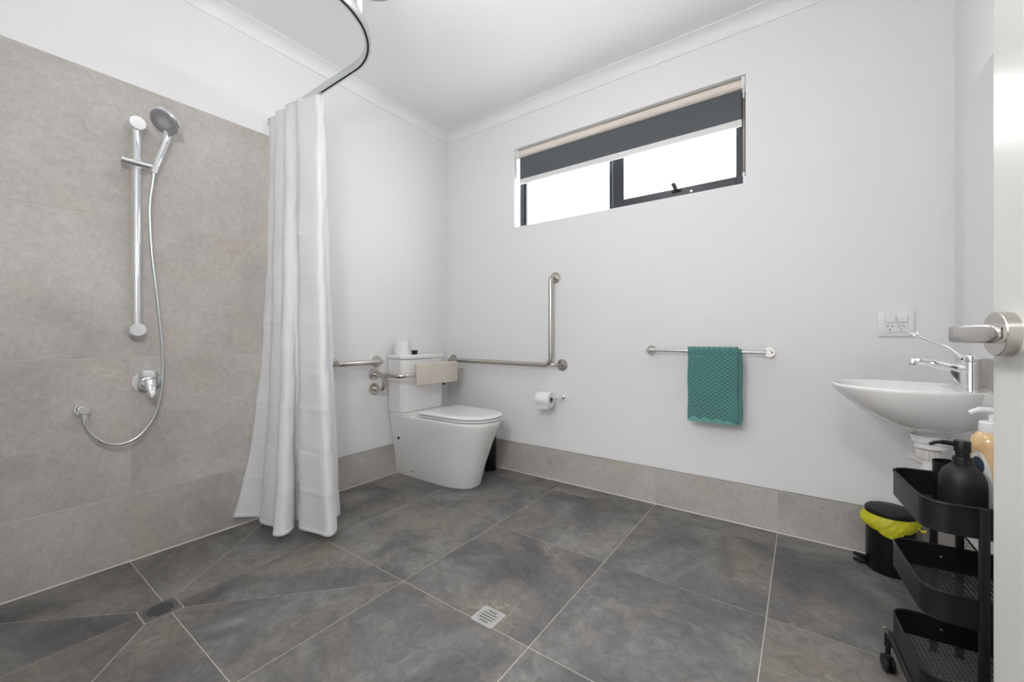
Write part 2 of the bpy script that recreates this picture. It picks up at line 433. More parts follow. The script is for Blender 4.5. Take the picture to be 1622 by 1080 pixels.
# ------------------------------------------------------------------ room lamp and added fill lamps
LX, LY, LZ, LR = 1.42, -1.4, 2.4, .085
lamp = thing('ceiling_light', 'white globe ceiling light in the middle of the bathroom', 'light', (LX, LY, H))
MB().lathe([(.055, .001), (.055, -.012), (.045, -.02), (.012, -.024)], (LX, LY, H)).build('rose', 'white_plastic', lamp)
MB().tube([(LX, LY, H - .02), (LX, LY, LZ + LR - .002)], .008, 12).build('stem', 'white_plastic', lamp)
MATS['lamp_glass'].node_tree.nodes['Principled BSDF'].inputs['Emission Strength'].default_value = LAMP_W / (4 * pi * pi * LR**2)
MB().lathe([(max(LR*sin(pi*k/20), .0002), -LR*cos(pi*k/20)) for k in range(21)], (LX, LY, LZ), n=32).build('globe', 'lamp_glass', lamp)
# unseen fill globe added beside the doorway, stands in for a camera flash
SX, SY, SZ, SR = 1.74, D + .12, 1.62, .085
wall_fill = thing('wall_fill_globe', 'added white fill globe beside the doorway', 'light', (SX, D, SZ))
MB().lathe([(.05, -.002), (.05, .014), (.042, .020)], (SX, D, SZ), (0, 1, 0), 28).build('wall_plate', 'white_plastic', wall_fill)
MB().tube([(SX, D + .015, SZ), (SX, SY - SR + .004, SZ)], .012, 14).build('arm', 'white_plastic', wall_fill)
m3 = MATS['lamp_glass'].copy(); MATS['wall_fill_glass'] = m3
m3.node_tree.nodes['Principled BSDF'].inputs['Emission Strength'].default_value = WALL_FILL_W / (4 * pi * pi * SR**2)
MB().lathe([(max(SR*sin(pi*k/20), .0002), -SR*cos(pi*k/20)) for k in range(21)], (SX, SY, SZ), n=32).build('globe', 'wall_fill_glass', wall_fill)
m2 = MATS['lamp_glass'].copy(); MATS['hall_fill_glass'] = m2
m2.node_tree.nodes['Principled BSDF'].inputs['Emission Strength'].default_value = HALL_FILL_W / (pi * pi * .2**2 * 1.25)
hl = thing('ceiling_light', 'added round white fill lamp out in the hallway', 'light', (2.3, -3.3, 2.5))  # unseen hallway ceiling lamp, added to brighten the bathroom from the doorway side
MB().lathe([(.21, 0.001), (.21, -.03), (.20, -.034)], (2.3, -3.3, 2.5)).build('rim', 'white_plastic', hl)
MB().lathe([(.20, -.028), (.19, -.045), (.16, -.058), (.09, -.067), (.0, -.070)], (2.3, -3.3, 2.5), capa=False, capb=False).build('diffuser', 'hall_fill_glass', hl)

# ceiling exhaust fan above the shower
fx, fy = .762, -1.282
fan = thing('exhaust_fan', 'round white ceiling exhaust fan above the shower', 'fan', (fx, fy, H))
MB().lathe([(.125, .001), (.125, -.006), (.112, -.014), (.098, -.014), (.096, -.004)], (fx, fy, H), n=40, capb=False).build('surround', 'fan_grey', fan)
for k in range(5):
    r = .085 - k*.017
    MB().lathe([(r, -.004), (r, -.012), (r - .009, -.012), (r - .009, -.004)], (fx, fy, H), n=32, capa=False, capb=False).build('grille_ring', 'fan_grey', fan)
MB().box((fx - .098, fy - .004, H - .008), (fx + .098, fy + .004, H - .004)).build('grille_bar', 'fan_grey', fan)
MB().lathe([(.1, -.0005), (.1, -.002)], (fx, fy, H)).build('fan_throat', 'dark_hole', fan)

# ------------------------------------------------------------------ floor drains
def disc_grate(mb, cx, cy, R, slots, z0, z1, edge):
    # disc with parallel slots along x: solid strips between, end pieces beside each slot
    def strip(a, b, l0, l1):   # between v=a..b, from u=l0(v) to u=l1(v)
        n = 5; left = []; right = []
        for k in range(n + 1):
            v = a + (b - a)*k/n; left.append((cx + l0(v), cy + v)); right.append((cx + l1(v), cy + v))
        mb.prism(left + right[::-1], 'z', z0, z1)
    ch = lambda v: sqrt(max(R*R - v*v, 1e-8))
    v = -R
    for a, b, hw in slots:
        strip(v, a, lambda t: -ch(t), ch); strip(a, b, lambda t: -ch(t), lambda t: -hw); strip(a, b, lambda t: hw, ch); v = b
    strip(v, R, lambda t: -ch(t), ch)
def plate_hole(mb, x0, x1, y0, y1, R, z0, z1):
    cx, cy = (x0 + x1)/2, (y0 + y1)/2; n = 48; out = []; inn = []
    for k in range(n):
        a = 2*pi*k/n; c, s_ = cos(a), sin(a); t = min((x1-cx)/abs(c) if abs(c) > 1e-6 else 9, (y1-cy)/abs(s_) if abs(s_) > 1e-6 else 9)
        out.append((cx + c*t, cy + s_*t)); inn.append((cx + c*R, cy + s_*R))
    mb.loft([[(*p, z0) for p in inn], [(*p, z1) for p in inn], [(*p, z1) for p in out], [(*p, z0) for p in out]], capa=False, capb=False)
def drain(label, x0, x1, y0, y1, m, nslot, sw, pitch, R, turn=False):
    cx, cy = (x0+x1)/2, (y0+y1)/2
    t = thing('floor_drain', label, 'drain', (cx, cy, 0))
    p = MB(); plate_hole(p, x0, x1, y0, y1, R + .001, -.001, .0012); p.build('plate', m, t, angle=30)
    MB().lathe([(R + .003, -.0014), (R + .003, -.0004)], (cx, cy, 0)).build('well', 'dark_hole', t)
    g = MB(); sl = []
    for k in range(nslot):
        v = (k - (nslot-1)/2)*pitch; sl.append((v - sw/2, v + sw/2, sqrt(max((R*.86)**2 - v*v, 1e-6))))
    disc_grate(g, cx, cy, R - .0006, sl, -.0004, .0010, 0)
    if turn: g.v = [Vector((cx - (p.y - cy), cy + (p.x - cx), p.z)) for p in g.v]
    g.build('grate', m, t, smooth=False)
drain('small square steel floor drain in the open floor', 1.446, 1.540, -1.369, -1.283, 'drain_steel', 5, .0074, .0128, .036)
drain('dull grey shower floor drain where the cut tiles meet', SH[0] + .002, SH[1] - .002, SH[2] + .002, SH[3] - .002, 'drain_grey', 6, .0076, .0130, .046, True)

# ------------------------------------------------------------------ shower fittings on the tiled wall
RY, RX = -1.953, .062
sr = thing('shower_rail', 'tall chrome shower rail on the tiled wall', 'rail', (.003, RY, 1.0))
MB().tube([(RX, RY, 1.005), (RX, RY, 1.895)], .0165, 24).build('bar', 'chrome', sr)
for z in (1.010, 1.890):
    MB().lathe([(.0275, -.012), (.0285, .072), (.027, .0745)], (.012, RY, z), (1, 0, 0), 32).build('bracket', 'chrome', sr)
MB().tube([(RX + .026, -2.008, 1.716), (RX + .026, -1.890, 1.716)], .0140, 20).build('slider', 'chrome', sr)
MB().tube([(RX - .018, RY, 1.716), (RX + .026, RY, 1.716)], .0205, 18).build('slider_clamp', 'chrome', sr)
# hand shower with hose
hd = Vector((.128, -1.872, 1.915)); hn = Vector((.36, -.62, -.70)).normalized()
hs = thing('hand_shower', 'chrome round hand shower held in the rail slider', 'shower', (.100, -1.905, 1.70))
MB().lathe([(.018, -.034), (.034, -.026), (.052, -.016), (.059, -.007), (.059, .006), (.056, .009)], hd, hn, 40).build('head', 'chrome', hs)
sf = MB().lathe([(.0535, .006), (.0535, .0105), (.050, .0112)], hd, hn, 40).build('spray_face', 'spray_face', hs)
u = hn.orthogonal().normalized(); v = hn.cross(u); nz = MB()
for k in range(26):
    a = 2*pi*k/26
    for r in ((.048, .041, .034) if k % 2 else (.045, .037)):
        q = hd + hn*.011 + (u*cos(a) + v*sin(a))*r; nz.lathe([(.0016, 0), (.0012, .002)], q, hn, 6)
for k in range(10):
    a = 2*pi*k/10; nz.lathe([(.0018, 0), (.0012, .002)], hd + hn*.011 + (u*cos(a) + v*sin(a))*.016, hn, 6)
nz.build('nozzles', 'nozzle', sf, kind='stuff')
MB().lathe([(.022, 0), (.022, .0018)], hd + hn*.0105, hn, 24).build('centre_ring', 'fan_grey', sf)
hb = Vector((.098, -1.904, 1.690)); _w = Vector((-.285, -.204, -1)); _wp = (_w - hn*_w.dot(hn)).normalized(); ht = hd + _wp*.042 - hn*.018
MB().tube(catmull([hb, hb.lerp(ht, .35) + Vector((.002, 0, 0)), hb.lerp(ht, .7) + Vector((.004, 0, 0)), ht], 5), [.0120]*4 + [.0140]*6 + [.0160]*5 + [.018], 18).build('handle', 'chrome', hs)
MB().lathe([(.010, 0), (.008, .006), (.0, .008)], ht + (hb - ht)*.10 + Vector((.010, -.010, 0)), (.7, -.7, -.1), 16).build('spray_button', 'chrome', hs)
hp = [(.098, -1.904, 1.695), (.092, -1.907, 1.64), (.075, -1.912, 1.54), (.060, -1.902, 1.35), (.052, -1.880, 1.13), (.048, -1.862, .90), (.048, -1.865, .76), (.050, -1.884, .645),
      (.052, -1.920, .575), (.053, -1.962, .537), (.053, -2.010, .527), (.052, -2.056, .548), (.050, -2.090, .592), (.047, -2.103, .632)]
MB().tube(catmull(hp, 8), .0062, 12).build('hose', 'anodised_rail', hs, label='ribbed silver hose looping down to the wall outlet')
so = thing('shower_outlet', 'small chrome wall elbow feeding the shower hose', 'outlet', (.003, -2.107, .684))
MB().lathe([(.0275, -.003), (.0275, .004), (.024, .010)], (.003, -2.107, .684), (1, 0, 0), 28).build('flange', 'chrome', so)
MB().lathe([(.013, 0), (.013, .030), (.0165, .032), (.0165, .055), (.014, .058)], (.008, -2.107, .684), (1, 0, 0), 24).build('elbow', 'chrome', so)
MB().tube([(.046, -2.107, .684), (.047, -2.105, .655), (.047, -2.103, .626)], [.009, .0105, .0085], 16).build('hose_nut', 'chrome', so)
sm = thing('shower_mixer', 'chrome shower mixer with round plate and lever', 'tap', (.003, -1.908, .780))
MB().lathe([(.054, -.003), (.054, .003), (.050, .009), (.03, .011)], (.003, -1.908, .780), (1, 0, 0), 40).build('plate', 'chrome', sm)
MB().lathe([(.020, .0), (.019, .030), (.018, .044), (.013, .052), (.004, .055)], (.010, -1.908, .780), (1, 0, 0), 28).build('body', 'chrome', sm)
def ell(c, a, b, r1, r2, n=16): return [Vector(c) + Vector(a)*r1*cos(2*pi*k/n) + Vector(b)*r2*sin(2*pi*k/n) for k in range(n)]
lv = [ell(p, (0,1,0), b, r1, r2) for p, b, r1, r2 in (((.040, -1.908, .800), (1,0,-.2), .014, .012), ((.058, -1.908, .788), (1,0,.3), .0215, .013), ((.072, -1.908, .765), (1,0,.5), .020, .012),
      ((.082, -1.907, .742), (1,0,.5), .0165, .009), ((.088, -1.906, .722), (1,0,.5), .012, .007), ((.091, -1.906, .712), (1,0,.5), .005, .004))]
MB().loft(lv).build('lever', 'chrome', sm)

# ------------------------------------------------------------------ curtain rail and curtain
CZ = 2.146; CY = -1.384
rail = thing('curtain_rail', 'curved silver shower curtain track hung below the ceiling', 'rail', (.0, CY, CZ))
path = [(TX - .001, CY), (.79, CY)]
for k in range(1, 17):
    a = radians(90 - 90*k/17); path.append((.79 + .30*cos(a), -1.684 + .30*sin(a)))
path += [(1.09, -1.684), (1.09, D + .001)]
def sweep(mb, path, prof):
    rings = []
    for i, p in enumerate(path):
        a = Vector(path[max(i-1, 0)]); b = Vector(path[min(i+1, len(path)-1)]); t = (b - a).normalized(); n = Vector((-t.y, t.x))
        rings.append([(p[0] + n.x*o, p[1] + n.y*o, CZ + z) for o, z in prof])
    return mb.loft(rings)
sweep(MB(), path, [(-.011, 0), (-.004, 0), (-.004, .012), (.004, .012), (.004, 0), (.011, 0), (.011, .028), (-.011, .028)]).build('track', 'anodised_rail', rail, angle=30)
sweep(MB(), path, [(-.0038, .0105), (.0038, .0105), (.0038, .0118), (-.0038, .0118)]).build('track_slot', 'black_plastic', rail)
MB().box((TX - .001, CY - .014, CZ - .006), (.010, CY + .014, CZ + .034), .002, 1).build('wall_bracket', 'anodised_rail', rail)
MB().tube([(1.048, -1.535, CZ + .024), (1.048, -1.535, H + .001)], .0095, 16).build('ceiling_rod', 'white_plastic', rail)
MB().lathe([(.026, .001), (.026, -.006), (.012, -.012)], (1.048, -1.535, H), n=24).build('rod_rose', 'white_plastic', rail)

hem = [(.022, -1.575), (.075, -1.528), (.133, -1.497), (.165, -1.500), (.19, -1.522), (.24, -1.520), (.300, -1.503), (.345, -1.515), (.390, -1.546), (.430, -1.520), (.404, -1.462), (.345, -1.425),
       (.322, -1.392), (.370, -1.408), (.432, -1.442), (.531, -1.420), (.612, -1.402), (.585, -1.345), (.500, -1.300), (.450, -1.270), (.432, -1.236)]
nh = len(hem)
amp = [-.006, .012, .016, -.010, -.020, -.004, .018, .004, -.022, -.016, .012, .020, .006, -.018, -.022, -.016, -.014, .010, .020, .016, .012]
top = [(.020 + .49*(i/(nh-1))**.92, CY + amp[i]) for i in range(nh)]
top[-5:] = [(.470, CY - .014), (.497, CY - .013), (.506, CY + .0), (.502, CY + .016), (.496, CY + .024)]
ZT, ZB = CZ - .008, .058
top = [(x, (CY - .021 + (y - CY)*.40) if x < .43 else y - .010*max(0, (.48 - x)/.05)) for x, y in top]
top[0] = (.030, -1.399); top[1] = (.048, -1.402)
def crow(z):
    t = (ZT - z)/(ZT - ZB); pts = []
    for i in range(nh):
        q = i/(nh-1); wl_ = .30*t + .70*t**4.5; wr_ = .5*t + .5*t*t
        if i >= 15: wr_ = .80*t + .20*t*t
        w_ = wl_*(1-q) + wr_*q
        # folds open gradually, edges widen late
        pts.append(Vector((top[i][0]*(1-w_) + hem[i][0]*w_, top[i][1]*(1-w_) + hem[i][1]*w_, z)))
    return catmull(pts, 5)
def creases(z, s):
    d = 0.0
    for c, a in ((.245, .004), (.43, -.0035), (.63, .004), (.83, -.003), (1.04, .003), (1.25, -.0025), (1.47, .003)):
        d += a * math.exp(-((z - c - .004*sin(s*9 + c*20))/.008)**2)
    return d + .0022*sin(z*13 + s*21) * (1 - .3*s) + .0015*sin(z*31 - s*40)
def curtain_rows(z0, z1, n):
    rows = []
    for k in range(n + 1):
        z = z0 + (z1 - z0)*k/n; r = crow(z); m = len(r); out = []
        for i, p in enumerate(r):
            tt = (r[min(i+1, m-1)] - r[max(i-1, 0)]); tt.z = 0; nn = Vector((tt.y, -tt.x, 0)); nn = nn.normalized() if nn.length > 1e-6 else Vector((0,-1,0))
            q = p + nn*creases(z, i/m); q.x = max(q.x, .012)
            e = min(max((i/m - .60)/.20, 0), 1); q.z += .032*(1 - e*e*(3 - 2*e))*max(0, (z - ZB)/(ZT - ZB)); out.append(q)
        rows.append(out)
    return rows
cur = thing('shower_curtain', 'long white fabric shower curtain drawn to the wall end', 'curtain', (.28, CY, 0))
sheet = MB().loft(curtain_rows(ZT, ZB, 190), False, False, closed=False).build('fabric', 'curtain_fabric', cur, angle=80)
hemo = MB().loft(curtain_rows(ZB + .016, ZB - .001, 3), False, False, closed=False).build('hem', 'curtain_fabric', cur, angle=80)
for o, th in ((sheet, .0012), (hemo, .0030)):
    md = o.modifiers.new('thickness', 'SOLIDIFY'); md.thickness = th; md.offset = 0
for i in range(0, nh, 2):
    x, y = top[i]
    MB().tube([(x, CY, CZ + .006), (x, CY, CZ - .012), (x, (y + CY)/2, CZ - .024), (x, y, CZ - .040)], .0022, 8).build('hook', 'white_plastic', cur)

# ------------------------------------------------------------------ toilet
YC = -.406
def dplan(xb, xf, hw, a, z, n=22, p=2.5):
    pts = [(xb, YC - hw, z), ((xb + xf - a)/2, YC - hw, z)]
    for k in range(n + 1):
        t = -pi/2 + pi*k/n
        cx = abs(cos(t))**(2/p); sy = (1 if sin(t) > 0 else -1)*abs(sin(t))**(2/p)
        pts.append((xf - a + a*cx, YC + hw*sy, z))
    pts += [((xb + xf - a)/2, YC + hw, z), (xb, YC + hw, z)]
    return pts
toi = thing('toilet', 'white close-coupled toilet against the left wall', 'toilet', (.3, YC, 0))
MB().loft([dplan(.004, .652, .125, .26, 0), dplan(.004, .658, .129, .26, .012), dplan(.004, .695, .145, .27, .15), dplan(.004, .742, .163, .28, .28), dplan(.004, .785, .180, .28, .38),
           dplan(.004, .800, .187, .28, .420), dplan(.004, .801, .188, .28, .434), dplan(.006, .797, .185, .28, .4405), dplan(.008, .788, .178, .28, .4430)]).build('pan', 'ceramic', toi, angle=50)
MB().loft([[(x, YC + s_*y, z) for x, y, s_ in ((.006,.190,-1), (.20,.190,-1), (.26,.178,-1), (.26,.178,1), (.20,.190,1), (.006,.190,1))] for z in (.425, .4555)]).build('deck', 'ceramic', toi)
MB().loft([dplan(.315, .803, .186, .27, .4465), dplan(.312, .807, .189, .27, .449), dplan(.312, .807, .189, .27, .458), dplan(.316, .802, .185, .27, .4605)]).build('seat', 'seat_plastic', toi, angle=50)
MB().loft([dplan(.300, .806, .188, .27, .4635), dplan(.297, .811, .192, .27, .466), dplan(.297, .811, .192, .27, .474), dplan(.302, .803, .186, .27, .479), dplan(.33, .77, .16, .25, .4815), dplan(.40, .68, .08, .12, .4825)]).build('lid', 'seat_plastic', toi, angle=50)
for s_ in (-1, 1):
    MB().tube([(.300, YC + s_*.085, .458), (.300, YC + s_*.045, .458)], .011, 14).build('hinge', 'chrome', toi)
def cist(x1, hw, z, ch=.040):
    return [(.004, YC - hw, z), (x1 - ch, YC - hw, z), (x1 - ch*.45, YC - hw + ch*.30, z), (x1 - ch*.08, YC - hw + ch*.85, z), (x1, YC - hw + ch*1.6, z),
            (x1, YC + hw - ch*1.6, z), (x1 - ch*.08, YC + hw - ch*.85, z), (x1 - ch*.45, YC + hw - ch*.30, z), (x1 - ch, YC + hw, z), (.004, YC + hw, z)]
MB().loft([cist(.160, .196, .4565), cist(.164, .198, .460), cist(.172, .201, .822)]).build('cistern', 'ceramic', toi, angle=28)
MB().loft([cist(.176, .2045, .8245), cist(.178, .2055, .827), cist(.178, .2055, .846), cist(.174, .202, .852), cist(.15, .18, .8545)]).build('cistern_lid', 'ceramic', toi, angle=28)
MB().lathe([(.020, -.003), (.020, .018), (.026, .022), (.026, .026), (.023, .028)], (.105, -.455, .8545), n=24).build('flush_button', 'black_plastic', toi, label='raised dark flush button on the cistern lid')
for x, z, r in ((.068, .268, .012), (.178, .046, .0045)):
    y = YC - (.160 if z > .2 else .133); MB().lathe([(r, -.004), (r, .0025)], (x, y, z), (0, -1, 0), 14).build('fixing_hole', 'dark_hole', toi)

def roll(name, label, loc, axis, r, l, group=None):
    t = thing(name, label, 'toilet paper', loc)
    MB().lathe([(.021, 0), (r, 0), (r, l), (.021, l), (.021, 0)], loc, axis, 36, False, False).build('paper', 'paper', t)
    MB().lathe([(.0208, .001), (.0208, l - .001), (.0196, l - .001), (.0196, .001), (.0208, .001)], loc, axis, 24, False, False).build('core', 'card', t)
    return t
roll('toilet_roll', 'spare white toilet roll standing on the cistern lid', (.080, -.548, .8545), (0,0,1), .052, .098)
# toilet brush pot behind the pan
tb = thing('toilet_brush_pot', 'slim black toilet brush pot behind the toilet', 'brush pot', (.505, -.085, 0))
MB().lathe([(.044, 0), (.046, .004), (.046, .245), (.044, .249), (.042, .249), (.042, .02)], (.505, -.085, 0), n=32, capb=True).build('pot', 'black_plastic', tb)
MB().lathe([(.043, .249), (.040, .256), (.012, .262), (.009, .268), (.009, .36), (.012, .368), (.008, .376)], (.505, -.085, 0), n=24).build('brush_handle', 'black_plastic', tb)

# ------------------------------------------------------------------ grab rails
def flange(parent, p, n, r=.040, m='satin_steel'):
    MB().lathe([(r, -.004), (r, .004), (r*.94, .010), (r*.6, .013)], p, n, 32).build('flange', m, parent)
SO = .066; GR = .0160
g = thing('grab_rail', 'short horizontal steel grab rail between curtain and toilet', 'grab rail', (0, -.86, .809))
MB().tube(bent([(TX, -1.020, .809), (SO, -1.020, .809), (SO, -.697, .809), (TX, -.697, .809)], .035), GR, 18).build('bar', 'satin_steel', g)
for y in (-1.020, -.697): flange(g, (TX, y, .809), (1,0,0))
# backrest
br = thing('backrest_support', 'padded beige toilet back support on bent steel rails', 'back support', (0, YC, .72))
for s_ in (-1, 1):
    yy = YC + s_*.312
    MB().tube(bent([(TX, yy, .722), (.270, yy, .722), (.270, YC + s_*.10, .722)], .07), .0155, 18).build('arm', 'satin_steel', br)
    MB().tube(bent([(TX, yy, .623), (.105, yy, .623), (.105, yy, .722)], .045), .0155, 18).build('brace', 'satin_steel', br)
    flange(br, (TX, yy, .722), (1,0,0)); flange(br, (TX, yy, .623), (1,0,0))
MB().box((.268, YC - .192, .648), (.302, YC + .198, .802), .013, 4).build('pad', 'pad_vinyl', br)
MB().box((.258, YC - .12, .690), (.270, YC + .12, .754), .003, 1).build('backing_plate', 'black_plastic', br)
MB().lathe([(.010, 0), (.010, .05), (.007, .054)], (.262, YC + .085, .632), (0,.25,1), 14).build('clamp_knob', 'black_plastic', br)
# L-shaped rail
g = thing('grab_rail', 'L-shaped steel grab rail beside the toilet', 'grab rail', (.55, 0, .79))
MB().tube(bent([(.058, .001, .795), (.058, -SO, .795), (1.011, -SO, .790), (1.011, -SO, 1.382), (1.011, .001, 1.382)], .055, 8), GR, 18).build('bar', 'satin_steel', g)
MB().tube(bent([(.985, -SO - .002, .797), (1.03, -SO + .012, .793), (1.065, -.02, .789), (1.065, .001, .789)], .02), .008, 12).build('stay', 'satin_steel', g)
for x, z in ((.058, .795), (1.011, 1.382), (1.065, .789)): flange(g, (x, 0, z), (0,-1,0))
for p, n in (((1.011, -SO, .868), (0,0,1)), ((.945, -SO, .7903), (1,0,0))):
    MB().lathe([(GR + .0006, -.0015), (GR + .0006, .0015)], p, n, 20).build('joint_ring', 'fan_grey', g)

# toilet roll holder and its roll
rh = thing('toilet_roll_holder', 'chrome wall arm holding the toilet roll', 'holder', (1.075, 0, .572))
MB().lathe([(.014, -.003), (.014, .006), (.010, .009)], (1.072, 0, .574), (0,-1,0), 20).build('rose', 'chrome', rh)
MB().tube(bent([(1.072, .001, .574), (1.072, -.085, .574), (.925, -.085, .574)], .012), .0060, 14).build('arm', 'chrome', rh)
t = roll('toilet_roll', 'white toilet roll hanging on the wall holder', (.928, -.085, .560), (1,0,0), .049, .100)
pt = [(.929, -.085 - .0495*sin(a), .560 + .0495*cos(a)) for a in [radians(40 + 10*k) for k in range(6)]]
MB().loft([[(x, p[1], p[2]) for p in [(0, -.085 - .0492*sin(radians(a)), .560 + .0492*cos(radians(a))) for a in range(60, 131, 8)] + [(0, -.121, .505), (0, -.123, .505)] + [(0, -.085 - .0505*sin(radians(a)), .560 + .0505*cos(radians(a))) for a in range(130, 59, -8)]] for x in (.929, 1.027)]).build('loose_sheet', 'paper', t)

# ------------------------------------------------------------------ towel rail and towel
tr = thing('towel_rail', 'thin horizontal steel towel rail on the back wall', 'towel rail', (1.95, 0, .90))
MB().tube([(1.652, -.068, .901), (2.256, -.068, .901)], .0075, 16).build('bar', 'polished_steel', tr)
for x in (1.659, 2.249):
    MB().lathe([(.0265, -.003), (.0265, .006), (.025, .008)], (x, 0, .901), (0,-1,0), 32).build('rose', 'polished_steel', tr)
    MB().lathe([(.010, 0), (.010, .060), (.0115, .060), (.0115, .076), (.010, .078)], (x, 0, .901), (0,-1,0), 20).build('post', 'polished_steel', tr)
MB().lathe([(.003, -.0005), (.003, .0012)], (2.262, -.008, .899), (0,-1,0), 10).build('grub_screw', 'dark_hole', tr)
tw = thing('towel', 'teal textured hand towel folded over the towel rail', 'towel', (2.0, -.068, .53))
def towel_fold(name, x0, x1, rr, zf, zb, m, th, tex, z_lo=None):
    nx = int((x1 - x0)/.0022); rows = []
    prof = []
    n1 = int((.901 - zf)/.0022)
    for k in range(n1 + 1): prof.append((-.068 - rr - .006*sin(pi*(1 - k/n1))*0, zf + (.901 - zf)*k/n1, -1, 0))
    for k in range(1, 12):
        a = pi*k/12; prof.append((-.068 - rr*cos(a), .901 + rr*sin(a), -cos(a), sin(a)))
    n2 = 40
    for k in range(n2 + 1): prof.append((-.068 + rr, .901 - (.901 - zb)*k/n2, 1, 0))
    for i, (y, z, ny, nz_) in enumerate(prof):
        r = []
        for k in range(nx + 1):
            x = x0 + (x1 - x0)*k/nx
            s_ = i*.0022; h = 0
            if tex:
                a_ = (x - x0)*.8; p = 2*pi/.0205
                h = .0042*(abs(sin((a_ + s_)*p/2)) * abs(sin((a_ - s_)*p/2)))**.8
                if z < zf + .012: h = 0.0002
                sc = zf + .014 + .014*abs(sin((x - x0)*pi/.058))
                if ny < -.9 and z < sc: h = .0002
            wob = .0012*sin(z*23 + x*11) if ny < -.5 else 0
            r.append((x + .0016*sin(z*31 + (0 if k < nx/2 else 2)) * (1 if k in (0, nx) else 0), y + ny*h + wob, z + nz_*h))
        rows.append(r)
    o = MB().loft(rows, False, False, closed=False).build(name, m, tw, angle=180)
    md = o.modifiers.new('thickness', 'SOLIDIFY'); md.thickness = th; md.offset = -1 if name == 'front_fold' else 0
    return o
towel_fold('back_fold', 1.884, 2.134, .0135, .531, .545, 'towel', .004, False)
towel_fold('front_fold', 1.880, 2.117, .0235, .530, .560, 'towel', .004, True)
bd = MB(); xs = [1.880 + .237*k/60 for k in range(61)]
bd.loft([[(x, -.0926, z) for x, z in [(x, .528) for x in xs] + [(x, .5325 + .006 + .016*abs(sin((x - 1.880)*pi/.058))) for x in xs[::-1]]],
         [(x, -.0890, z) for x, z in [(x, .528) for x in xs] + [(x, .5325 + .006 + .016*abs(sin((x - 1.880)*pi/.058))) for x in xs[::-1]]]])
bd.build('hem_band', 'towel_band', tw, smooth=False, label='paler scalloped woven band along the hem')

# ------------------------------------------------------------------ power outlet
px0, px1, pz0, pz1 = 2.658, 2.777, .979, 1.093
po = thing('power_outlet', 'white double power outlet on the back wall', 'outlet', ((px0+px1)/2, 0, (pz0+pz1)/2))
MB().box((px0, -.008, pz0), (px1, .001, pz1), .003, 2).build('surround', 'white_plastic', po)
MB().box((px0 + .022, -.0105, pz0 + .020), (px1 - .020, -.006, pz1 - .014), .002, 1).build('plate', 'white_plastic', po)
for k in range(2):
    cx = px0 + .042 + k*.037
    MB().box((cx - .0165, -.0175, pz0 + .062), (cx + .0165, -.009, pz0 + .094), .0035, 2).build('switch', 'white_plastic', po)
    for dx, dz, ang in ((-.0072, .006, 30), (.0072, .006, -30), (0, -.009, 0)):
        xf = Matrix.Translation((cx - .002, 0, pz0 + .040)) @ Matrix.Translation((dx, 0, dz)) @ Matrix.Rotation(radians(ang), 4, 'Y')
        MB().box((-.0011, -.0109, -.0042), (.0011, -.0100, .0042), xf=xf).build('slot', 'dark_hole', po, smooth=False)

# ------------------------------------------------------------------ mirror, splashback, basin
mr = thing('mirror', 'tall frameless wall mirror above the basin', 'mirror', (W, -.46, .97))
MB().box((W - .006, -.76, .968), (W + .001, -.158, 1.905), .001, 1).build('glass', 'mirror_glass', mr, smooth=False)
sp = MB().box((W - .009, -.70, .800), (W + .001, -.18, .905), .001, 1).build('splashback', 'wall_stone', loc=(W, -.44, .80), smooth=False)
tag(sp, 'low beige stone splashback behind the basin tap', 'splashback')

BYC, BZ = -.430, .805
def rimplan(sx, sy, z, cx=2.690, back=W - .002, ax=.215, ay=.205, n=56, yy=0):
    pts = []
    for k in range(n):
        a = 2*pi*k/n; c, s_ = cos(a), sin(a)
        e = 2.15
        x = cx + ax*sx*(1 if c > 0 else -1)*abs(c)**(2/e); y = BYC + yy + ay*sy*(1 if s_ > 0 else -1)*abs(s_)**(2/e)
        pts.append((min(x, back), y, z))
    return pts
bs = thing('basin', 'white ceramic wall basin with a rounded front', 'basin', (2.69, BYC, .62))
outer = [(.20, .20, .634, 2.752), (.235, .235, .640, 2.750), (.27, .27, .652, 2.748), (.40, .42, .660, 2.742), (.56, .60, .680, 2.732), (.72, .76, .708, 2.720), (.86, .88, .742, 2.708), (.955, .965, .775, 2.696), (.99, .992, .793, 2.691), (1, 1, .800, 2.690)]
rings = [rimplan(a, b, z, cx) for a, b, z, cx in outer]
rings += [rimplan(.995, .995, .8045), rimplan(.975, .975, .8065), rimplan(.945, .945, .8055)]
inner = [(.90, .91, .800, 2.684), (.86, .88, .790, 2.676), (.78, .80, .765, 2.668), (.62, .66, .735, 2.668), (.42, .46, .715, 2.680), (.18, .20, .705, 2.70), (.05, .05, .7035, 2.70)]
rings += [rimplan(a, b, z, cx, back=2.797) for a, b, z, cx in inner]
MB().loft(rings).build('bowl', 'ceramic', bs, angle=60)
bk = MB(); bk.loft([[(x, BYC + s_*y, z) for x, y, s_ in ((2.818, .150*q, -1), (W + .0005, .165*q, -1), (W + .0005, .165*q, 1), (2.818, .150*q, 1))] for q, z in ((.4, .672), (.8, .72), (1, .77), (1, .8035))])
bk.build('tap_deck', 'ceramic', bs, angle=60)
MB().lathe([(.021, 0), (.021, .003), (.014, .004)], (2.70, BYC, .7036), n=24).build('plug_waste', 'chrome', bs)

